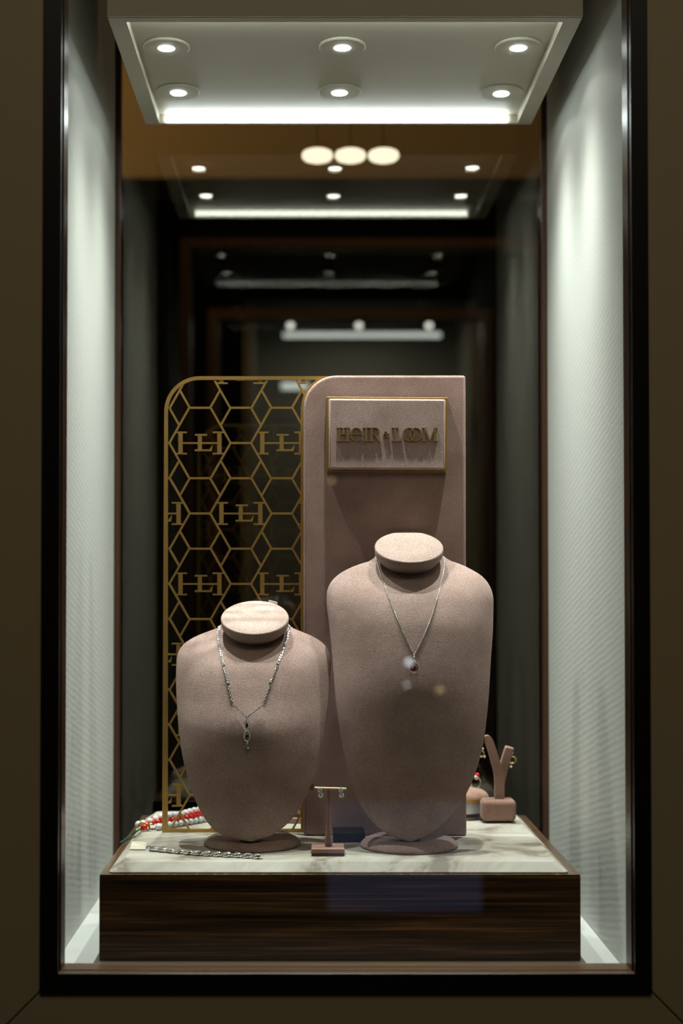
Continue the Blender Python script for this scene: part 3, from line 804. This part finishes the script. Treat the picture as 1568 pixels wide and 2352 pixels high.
for px, lab in ((735, 'two-stone diamond earring hanging at the left end of the brass crossbar'), (783, 'two-stone diamond earring hanging at the right end of the brass crossbar')):
    c = P(px, 1810, yq)
    e = thing('diamond_earring', lab, 'earring', (c.x, c.y, c.z - .012), 'diamond earrings on the T stand')
    bm = NB(); torus(bm, Matrix.Translation(c + Vector((0, 0, -.0002))) @ Matrix.Rotation(PI / 2, 4, 'Y'), .0021, .0003, 14, 5); obj('hook', bm, M['silver'], e, smooth=3.2)
    for dy, rr, dx in ((1814.5, 5.3, -.3), (1826, 6.0, 1.6)):
        p = P(px + dx, dy, yq - .0035); bm = NB(); facet(bm, p, rr * mpp(yq), .55, 10)
        st = obj('stone', bm, M['diamond'], e)
        bm = NB(); R_ = rr * mpp(yq)
        torus(bm, Matrix.Translation(p) @ Matrix.Rotation(PI / 2, 4, 'X'), R_, .0003, 18, 5)
        for k in range(6): ball(bm, p + Vector((R_ * math.cos(k * PI / 3 + .4), -.0005, R_ * math.sin(k * PI / 3 + .4))), .00045, 5, 4)
        obj('setting', bm, M['silver'], st, smooth=3.2)

# velvet T stand half hidden behind the short bust
yv = .222
a = P(640, 1893, yv); tv_ = thing('velvet_stand', 'velvet T shaped stand mostly hidden behind the shorter bust', 'jewellery stand', (a.x, yv, ZS))
bm = NB(); tl_, br_ = P(604, 1800, yv), P(721, 1814, yv)
box(bm, tl_.x, br_.x, yv - .0045, yv + .0045, br_.z, tl_.z); obj('arm', bm, M['velvet_stand'], tv_, bevel=.002, seg=3)
bm = NB(); lathe(bm, [(.0045, .008), (.003, .02), (.0025, br_.z - ZS + .001)], (P(632, 1893, yv).x, yv, ZS), 20); obj('post', bm, M['velvet_stand'], tv_, smooth=.8)
bm = NB(); xx = P(632, 1893, yv).x; box(bm, xx - .014, xx + .014, yv - .007, yv + .010, ZS + .0004, ZS + .0085); obj('base', bm, M['velvet_stand'], tv_, bevel=.0015, seg=3)

# velvet block seen through the lattice beside the pink board
yv = .335
a, b = P(640, 1896, yv), P(692, 1896, yv)
vb = thing('ring_block', 'rosy velvet ring block behind the lattice beside the pink board', 'ring block', ((a.x + b.x) / 2, yv, ZS))
bm = NB(); box(bm, a.x, b.x + .002, yv - .012, yv + .018, ZS + .0003, ZS + .007); obj('base', bm, M['velvet_stand'], vb, bevel=.0015, seg=3)
bm = NB(); box(bm, a.x + .003, b.x - .002, yv - .006, yv + .010, ZS + .007, ZS + .024); obj('cushion', bm, M['velvet_stand'], vb, bevel=.003, seg=3)
bm = NB(); ball(bm, P(691, 1856, yv - .004), .0065, 14, 10, (1, .8, 1.3)); obj('knob', bm, M['velvet_cap'], vb, smooth=3.2)

# ------------------------------------------------------------------ forked velvet stand at the right
q0 = PZ(1107, 1889, ZS + .0015); q1 = PZ(1186, 1889, ZS + .0015); yb = q0.y
fk = thing('forked_stand', 'Y shaped rosy velvet earring stand on a rounded block at the right', 'earring stand', ((q0.x + q1.x) / 2, yb + .015, ZS))
zt = P(1146, 1837, yb + .004).z
bm = NB(); box(bm, q0.x, q1.x, yb, yb + .030, ZS + .0022, zt); obj('base', bm, M['velvet_stand'], fk, bevel=.0055, seg=5, smooth=1.0)
for kx in (q0.x + .007, q1.x - .007):
    for ky in (yb + .007, yb + .023):
        bm = NB(); lathe(bm, [(.003, .0003), (.003, .0026)], (kx, ky, ZS), 16); obj('rubber_foot', bm, M['blackbit'], fk)
yk = yb + .014
def armp(l): return smoothpath([P(x, y, yk + dy) for x, y, dy in l], 8)
bm = NB(); pth = armp([(1146, 1842, 0), (1146, 1800, 0), (1143, 1772, -.001), (1133, 1735, -.003), (1121, 1700, -.004), (1113, 1700, -.0035)])
swept(bm, pth, [22 * mpp(yk) * (1 - .22 * min(1, i / len(pth))) for i in range(len(pth))], .008); obj('left_arm', bm, M['velvet_stand'], fk, bevel=.0022, seg=3, smooth=1.0)
bm = NB(); pth = armp([(1147, 1838, .007), (1148, 1800, .007), (1154, 1772, .006), (1162, 1741, .004), (1170, 1715, .003)])
swept(bm, pth, [21 * mpp(yk) for i in pth], .007); obj('right_arm', bm, M['velvet_stand'], fk, bevel=.002, seg=3, smooth=1.0)
for side, pxs, lab in (('r', [(1176, 1729), (1180, 1745), (1173, 1760)], 'small gold earring on the right arm of the forked stand'),
                       ('l', [(1108, 1720), (1107, 1730), (1112, 1737)], 'small gold earring on the left arm of the forked stand')):
    yy = yk + .002
    c = P(pxs[1][0], pxs[1][1], yy)
    e = thing('gold_earring', lab, 'earring', (c.x, c.y, P(0, pxs[2][1], yy).z), 'gold earrings on the forked stand')
    bm = NB(); torus(bm, Matrix.Translation(P(pxs[1][0] - 4, pxs[1][1], yy)) @ Matrix.Rotation(PI / 2, 4, 'X'), .0042, .0011, 18, 6); obj('hoop', bm, M['gold2'], e, smooth=3.2)
    bm = NB(); ball(bm, P(pxs[0][0], pxs[0][1], yy), .0016, 8, 6); ball(bm, P(pxs[2][0], pxs[2][1] + 1, yy), .0017, 8, 6); obj('pearl_stud', bm, M['pearl'], e, smooth=3.2)

# ------------------------------------------------------------------ domed ring box behind the board
yc_ = .372; c = P(1066, 1880, yc_); k = mpp(yc_)
rb = thing('ring_box', 'round white ring box with brass bands and a velvet dome behind the board', 'ring box', (c.x, yc_, ZS))
zz = lambda py: P(1066, py, yc_).z - ZS
bm = NB(); lathe(bm, [(44 * k, .0004), (45 * k, .001), (45 * k, zz(1872)), (42 * k, zz(1871))], (c.x, yc_, ZS), 48); obj('brass_foot', bm, M['gold'], rb, smooth=.6)
bm = NB(); lathe(bm, [(41.5 * k, zz(1872)), (41.5 * k, zz(1864))], (c.x, yc_, ZS), 48); obj('dark_band', bm, M['blackbit'], rb, smooth=.6)
bm = NB(); lathe(bm, [(41 * k, zz(1864)), (43 * k, zz(1850)), (40 * k, zz(1838))], (c.x, yc_, ZS), 48); obj('body', bm, M['whitebox'], rb, smooth=.6)
bm = NB(); lathe(bm, [(54 * k, zz(1838)), (56 * k, zz(1837)), (56 * k, zz(1832)), (54.5 * k, zz(1831)), (56 * k, zz(1830)), (55 * k, zz(1827))], (c.x, yc_, ZS), 48); obj('brass_rim', bm, M['gold'], rb, smooth=.6)
bm = NB(); lathe(bm, [(54.5 * k, zz(1827)), (54 * k, zz(1824)), (49 * k, zz(1818)), (40 * k, zz(1812.5)), (26 * k, zz(1809)), (0, zz(1808))], (c.x, yc_, ZS), 48); obj('velvet_dome', bm, M['velvet_stand'], rb, smooth=1.2)
rc = P(1092, 1797, yc_)
rg = thing('gemstone_ring', 'ring with a red and white stone standing on the domed ring box', 'ring', (rc.x, rc.y, P(1092, 1811, yc_).z))
bm = NB(); torus(bm, Matrix.Translation(rc) @ Matrix.Rotation(PI / 2, 4, 'X') @ Matrix.Rotation(.3, 4, 'Y'), .0065, .0007, 20, 6, 1.1); obj('band', bm, M['silver'], rg, smooth=3.2)
bm = NB(); ball(bm, P(1094, 1785, yc_), .0028, 10, 8, (1, 1, 1.3)); obj('white_stone', bm, M['pearl'], rg, smooth=3.2)
bm = NB(); ball(bm, P(1095.5, 1780, yc_), .0027, 10, 8); obj('red_stone', bm, M['coral'], rg, smooth=3.2)

# ------------------------------------------------------------------ coral and pearl strand
cr = thing('coral_pearl_strand', 'strand of red coral and white pearl rows behind the lattice at left', 'bracelet', PZ(345, 1900, ZS))
PR, CR = .0043, .0034
def beadrow(name, pts, r, mat, lift):
    pth = smoothpath([PZ(x, y, ZS + r + l_) for x, y, l_ in pts], 14)
    for p in resample(pth, r * 1.98):
        bm = NB(); ball(bm, p, r * random.uniform(.96, 1.02), 14, 10); obj(name, bm, mat, cr, smooth=3.2)
beadrow('pearl', [(364, 1899, 0), (400, 1893, 0), (440, 1886, 0), (480, 1878, 0), (530, 1868, 0)], PR, M['pearl'], 0)
beadrow('pearl', [(318, 1894, .001), (334, 1890, .004), (372, 1876, .009), (410, 1871, .010), (445, 1862, .011), (480, 1855, .012)], PR, M['pearl'], 0)
beadrow('coral_bead', [(338, 1892, .004), (352, 1889, .005), (380, 1886, .005), (430, 1878, .006), (480, 1867, .006), (520, 1860, .006)], CR, M['coral'], 0)
beadrow('coral_bead', [(352, 1881, .008), (372, 1880, .008), (405, 1877, .008), (440, 1870, .009), (475, 1862, .009), (515, 1852, .009)], CR, M['coral'], 0)
cc = PZ(331, 1900, ZS + .005)
bm = NB(); torus(bm, Matrix.Translation(cc) @ Matrix.Rotation(PI / 2 - .2, 4, 'X') @ Matrix.Rotation(-.5, 4, 'Z'), .0068, .0011, 22, 6, .72)
for k_ in range(3): ball(bm, cc + Vector((-.009 + .002 * k_, -.002, -.003 + .001 * k_)), .0016, 8, 6)
tube(bm, [cc + Vector((.005, 0, .003)), cc + Vector((.010, .001, .004))], .0014, 8)
cl = obj('clasp', bm, M['gold2'], cr, smooth=3.2)
bm = NB(); ball(bm, cc + Vector((0, -.0008, 0)), .0044, 12, 8, (1, .5, .8)); obj('clasp_stone', bm, M['coral'], cl, smooth=3.2)
zr = ZP + .0015
cpath = smoothpath([cc + Vector((-.004, 0, -.001)), PZ(312, 1911, ZS + .0013), PZ(303, 1916, ZP + .0052), PZ(288, 1927, ZP + .0022), PZ(276, 1936, zr)], 8)
bm = NB(); tube(bm, cpath, .0009, 6); tube(bm, [p + Vector((.001, .0022, .0004)) for p in cpath], .0009, 6)
obj('cord', bm, M['cord'], cr, smooth=3.2)

# ------------------------------------------------------------------ silver leaf bracelet
lb = thing('leaf_bracelet', 'silver bracelet of leaf links lying across the front of the marble', 'bracelet', PZ(480, 1960, ZS))
ctr = smoothpath([PZ(x, y, ZS + .003) for x, y in ((352, 1949), (400, 1954), (455, 1959), (510, 1962), (570, 1965), (622, 1969))], 20)
leafp = resample(ctr, .01105)
for i, p in enumerate(leafp[:12]):
    nx = leafp[i + 1] if i + 1 < len(leafp) else p + (p - leafp[i - 1])
    tdir = (nx - p).normalized()
    tilt = math.radians(12 + 34 * min(1, i / 6.0))
    m = Matrix.Translation(p + Vector((0, 0, .0002))) @ orient(tdir, tilt) @ Matrix.Rotation(math.radians(-10), 4, 'Y') @ Matrix.Rotation(math.radians(6), 4, 'Z')
    bm = NB(); n = 24; rings = []
    for (sc, h) in ((.96, -.0006), (1.0, 0), (.8, .0010), (.45, .0016)):
        rings.append([bm.verts.new(m @ Vector((math.cos(2 * PI * k_ / n) * .0058 * sc, math.copysign(abs(math.sin(2 * PI * k_ / n)) ** 1.35, math.sin(2 * PI * k_ / n)) * .0034 * sc, h))) for k_ in range(n)])
    for A, B in zip(rings, rings[1:]):
        for k_ in range(n): bm.faces.new((A[k_], A[(k_ + 1) % n], B[(k_ + 1) % n], B[k_]))
    bm.faces.new(rings[0][::-1]); bm.faces.new(rings[-1])
    for k_ in range(26):
        a = random.uniform(0, 2 * PI); rr = math.sqrt(random.random()) * .85
        ball(bm, m @ Vector((math.cos(a) * .0056 * rr, math.sin(a) * .0030 * rr * (1 - .4 * abs(math.cos(a))), .0017 - .0013 * rr * rr)), .00045, 5, 4)
    lf = obj('leaf', bm, M['silver'], lb)
    bm = NB(); tube(bm, [p + Vector((-.0045, .0005, -.0022)), p + Vector((0, .0003, -.0026)), p + tdir * .0075 + Vector((0, 0, -.0022))], .0005, 6); obj('link', bm, M['darksilver'], lf, smooth=3.2)
bm = NB(); pth = smoothpath([PZ(336, 1949, ZS + .0008), PZ(339, 1944, ZS + .003), PZ(344, 1944, ZS + .003), PZ(348, 1950, ZS + .001)], 8); tube(bm, pth, .0006, 6)
obj('clasp', bm, M['darksilver'], lb, smooth=3.2)
bm = NB(); tq = [PZ(x, y, ZS + .0011) for x, y in ((298, 1950.5), (334, 1951), (336, 1934), (303, 1932))]
prism_xy(bm, [(p.x, p.y) for p in tq], ZS + .0004, ZS + .0012); obj('paper_tag', bm, M['tag'], lb, label='blank cream paper tag tied to its left end')

# ------------------------------------------------------------------ shop interior beyond the smoked glass
SXL, SXR, SYB, SZC = -1.5, 1.7, 4.6, 3.1
bm = NB(); box(bm, SXL, SXR, SYB, SYB + .05, 0, SZC); struct(obj('wall_back', bm, M['shopdark'], loc=(0, SYB, 0)))
bm = NB(); box(bm, SXL - .05, SXL, YM + .05, SYB, 0, SZC); struct(obj('wall_shop_left', bm, M['shopdark'], loc=(SXL, 2, 0)))
bm = NB(); box(bm, SXR, SXR + .05, YM + .05, SYB, 0, SZC); struct(obj('wall_shop_right', bm, M['shopdark'], loc=(SXR, 2, 0)))
bm = NB(); box(bm, SXL, SXR, YM + .05, SYB, -.05, 0); struct(obj('floor_shop', bm, M['shopdark'], loc=(0, 2, -.05)))
bm = NB(); box(bm, SXL, SXR, YM + .05, SYB, SZC, SZC + .05); struct(obj('ceiling_shop', bm, M['shopdark'], loc=(0, 2, SZC)))
YBH = 2.75
zb = P(712, 408, YBH).z
bm = NB(); box(bm, SXL, SXR, YBH, YBH + .25, zb, SZC); struct(obj('trim_7', bm, M['shopbrown'], loc=(0, YBH, zb)))
YPL = 1.0
for px, lab in ((728.5, 'leftmost of three glowing oblong lamps seen through the smoked back glass'), (804.5, 'middle of three glowing oblong lamps seen through the smoked back glass'), (880.5, 'rightmost of three glowing oblong lamps seen through the smoked back glass')):
    c = P(px, 357.5, YPL); k = mpp(YPL)
    l = thing('oblong_lamp', lab, 'lamp', (c.x, c.y, c.z), 'oblong lamps inside the shop')
    bm = NB(); lathe(bm, [(0, -14 * k), (20 * k, -13.6 * k), (30 * k, -10 * k), (35.5 * k, -4 * k), (36 * k, 2 * k), (33 * k, 8 * k), (26 * k, 11.5 * k), (0, 12 * k)], c, 40); obj('globe', bm, M['lampwhite'], l, smooth=3.2)
    bm = NB(); lathe(bm, [(.0009, 11 * k), (.0009, SZC - c.z - .0005)], c, 12); obj('stem', bm, M['lampdark'], l)
def portal(name, lab, Y_, x0, x1, yt, w):
    p = thing(name, lab, 'door frame', (X((x0 + x1) / 2, Y_), Y_, 0)); k = mpp(Y_)
    zt_ = P(712, yt, Y_).z; a_, b_ = X(x0, Y_), X(x1, Y_)
    for xx in (a_, b_):
        bm = NB(); box(bm, xx - w / 2, xx + w / 2, Y_, Y_ + .08, 0.001, zt_ - w / 2); obj('jamb', bm, M['shopwood'], p)
    bm = NB(); box(bm, a_ - w / 2, b_ + w / 2, Y_, Y_ + .08, zt_ - w / 2, zt_ + w / 2); obj('lintel', bm, M['shopwood'], p)
portal('timber_frame', 'wider brown timber frame standing in the dark shop behind the glass', 2.2, 424, 1235, 557, .024)
portal('timber_frame', 'narrower brown timber frame standing deeper in the dark shop behind the glass', 3.0, 488, 1120, 720, .030)

# a second lit showcase far back in the shop
YN = 3.6
nx0, nx1, nz1, nz0 = X(578, YN), X(1080, YN), P(712, 730, YN).z, P(712, 1440, YN).z
nc = thing('far_showcase', 'dim lit showcase deep in the shop seen through the smoked glass', 'showcase', ((nx0 + nx1) / 2, YN, 0))
bm = NB(); D_ = .5
box(bm, nx0 - .03, nx1 + .03, YN, YN + D_, 0.001, nz0); obj('pedestal', bm, M['shopdark'], nc)
bm = NB(); box(bm, nx0, nx1, YN + D_ - .02, YN + D_, nz0, nz1 + .06)
box(bm, nx0 - .03, nx0, YN, YN + D_, nz0, nz1 + .06); box(bm, nx1, nx1 + .03, YN, YN + D_, nz0, nz1 + .06)
obj('case', bm, M['niche'], nc)
bm = NB(); box(bm, nx0 - .03, nx1 + .03, YN, YN + D_, nz1 + .06, nz1 + .09); obj('case_top', bm, M['shopdark'], nc)
s0, s1, sz = X(650, YN), X(1014, YN), P(712, 767, YN).z
bm = NB(); box(bm, s0, s1, YN + .01, YN + .03, sz - .008, sz + .007); obj('light_bar', bm, M['nicheled'], nc)
for px in (667, 824, 985):
    bm = NB(); ball(bm, P(px, 748, YN - .01), .011, 12, 8); obj('bulb', bm, M['nichebulb'], nc, smooth=3.2)
a, b = P(646, 878, YN + .2), P(708, 893, YN + .2)
bm = NB(); box(bm, a.x, b.x, YN + .2, YN + .22, b.z, a.z); obj('small_light_panel', bm, M['nicheled'], nc)
# unseen warm fill added to brighten the shop bulkhead, then the showcase light
def lamp(name, kind, loc, energy, col, size=.1, rot=(0, 0, 0), parent=None):
    L = bpy.data.lights.new(name, kind); o = bpy.data.objects.new(name, L); COL.objects.link(o)
    o.location = loc; o.rotation_euler = rot; L.energy = energy; L.color = col
    if kind == 'AREA': L.size = size
    else: L.shadow_soft_size = size
    return o
lamp('bulkhead_fill_left', 'POINT', (-.75, 2.1, 2.75), 16, (1.0, .72, .34), .06)
lamp('bulkhead_fill_mid', 'POINT', (.3, 1.7, 2.8), 14, (1.0, .74, .42), .08)
lamp('showcase_lamp', 'AREA', ((nx0 + nx1) / 2, YN + .15, nz1 + .02), 1.0, (.92, .98, .95), .35)
# unseen soft fill added in front to warm the architrave and frame
lamp('architrave_fill', 'AREA', (0.1, -1.7, 3.1), 13, (1.0, .88, .66), 1.2)

# the corridor in front of the window
bm = NB(); box(bm, -2.6, 2.6, -4.6, -.04, -.05, 0); struct(obj('floor_corridor', bm, M['shopdark'], loc=(0, -2, -.05)))
bm = NB(); box(bm, -2.6, 2.6, -4.65, -4.6, 0, 3.2); struct(obj('wall_front', bm, M['shopdark'], loc=(0, -4.6, 0)))
bm = NB(); box(bm, -2.6, 2.6, -4.6, -.04, 3.2, 3.25); struct(obj('ceiling_corridor', bm, M['shopdark'], loc=(0, -2, 3.2)))
# ------------------------------------------------------------------ across the corridor, seen only as reflections in the window glass
def R(px, py, dist):                # a point mirrored in the glass, dist metres before the camera's image plane
    d = ray(px, py); p = CAM + d * (dist / d.y); return Vector((p.x, -p.y, p.z))
a, b = R(752, 1842, 4.2), R(1106, 2092, 4.2)  # unseen glowing panel, added so the glass shows a blue reflection
ks = thing('reflection_panel', 'added blue glowing panel that makes the blue reflection low in the window glass', 'screen', ((a.x + b.x) / 2, a.y, 0))
bm = NB(); box(bm, min(a.x, b.x), max(a.x, b.x), a.y, a.y + .004, b.z, a.z); obj('glow_face', bm, M['screen'], ks)
bm = NB(); box(bm, min(a.x, b.x) - .02, max(a.x, b.x) + .02, a.y - .04, a.y - .001, b.z - .02, a.z + .02); obj('housing', bm, M['blackbit'], ks)
bm = NB(); box(bm, (a.x + b.x) / 2 - .05, (a.x + b.x) / 2 + .05, a.y - .035, a.y - .005, .001, b.z - .02); obj('stand', bm, M['blackbit'], ks)
for px, py, mt, r, lab in ((939, 1521, 'spotcool', .011, 'white corridor spotlight mirrored on the red pendant'), (933, 1573, 'spotcool', .006, 'small white corridor spotlight mirrored just below the pendant'),
                          (1010, 1584, 'spotwarm', .011, 'amber corridor spotlight mirrored right of the pendant on the tall bust'), (784, 1413, 'spotwarm', .007, 'amber corridor spotlight mirrored at the left shoulder of the tall bust'),
                          (762, 1104, 'spotwarm', .008, 'pale corridor spotlight mirrored below the plaque on the pink board')):
    p = R(px, py, 5.2)
    s_ = thing('corridor_spotlight', lab, 'spotlight', (p.x, p.y, p.z), 'spotlights mirrored from the corridor')
    bm = NB(); ball(bm, p, r, 16, 10); obj('bulb', bm, M[mt], s_, smooth=3.2)
    bm = NB(); lathe(bm, [(r * .7, -.08), (r * .8, -.01)], p + Vector((0, -.0, 0)), 16, Vector((0, 1, 0))); obj('can', bm, M['blackbit'], s_)

# ------------------------------------------------------------------ world, colour management
w = bpy.data.worlds.new('world'); S.world = w; w.use_nodes = True
w.node_tree.nodes['Background'].inputs['Color'].default_value = (.010, .0085, .006, 1)
w.node_tree.nodes['Background'].inputs['Strength'].default_value = 1.0
vs = S.view_settings
vs.view_transform = 'Standard'; vs.look = 'None'; vs.gamma = 1.0; vs.use_curve_mapping = False; vs.exposure = 0.0
S.cycles.transparent_max_bounces = 24
S.cycles.max_bounces = 10; S.cycles.glossy_bounces = 6; S.cycles.diffuse_bounces = 2
S.cycles.sample_clamp_indirect = 0.0
S.cycles.caustics_reflective = False
S.cycles.use_denoising = True
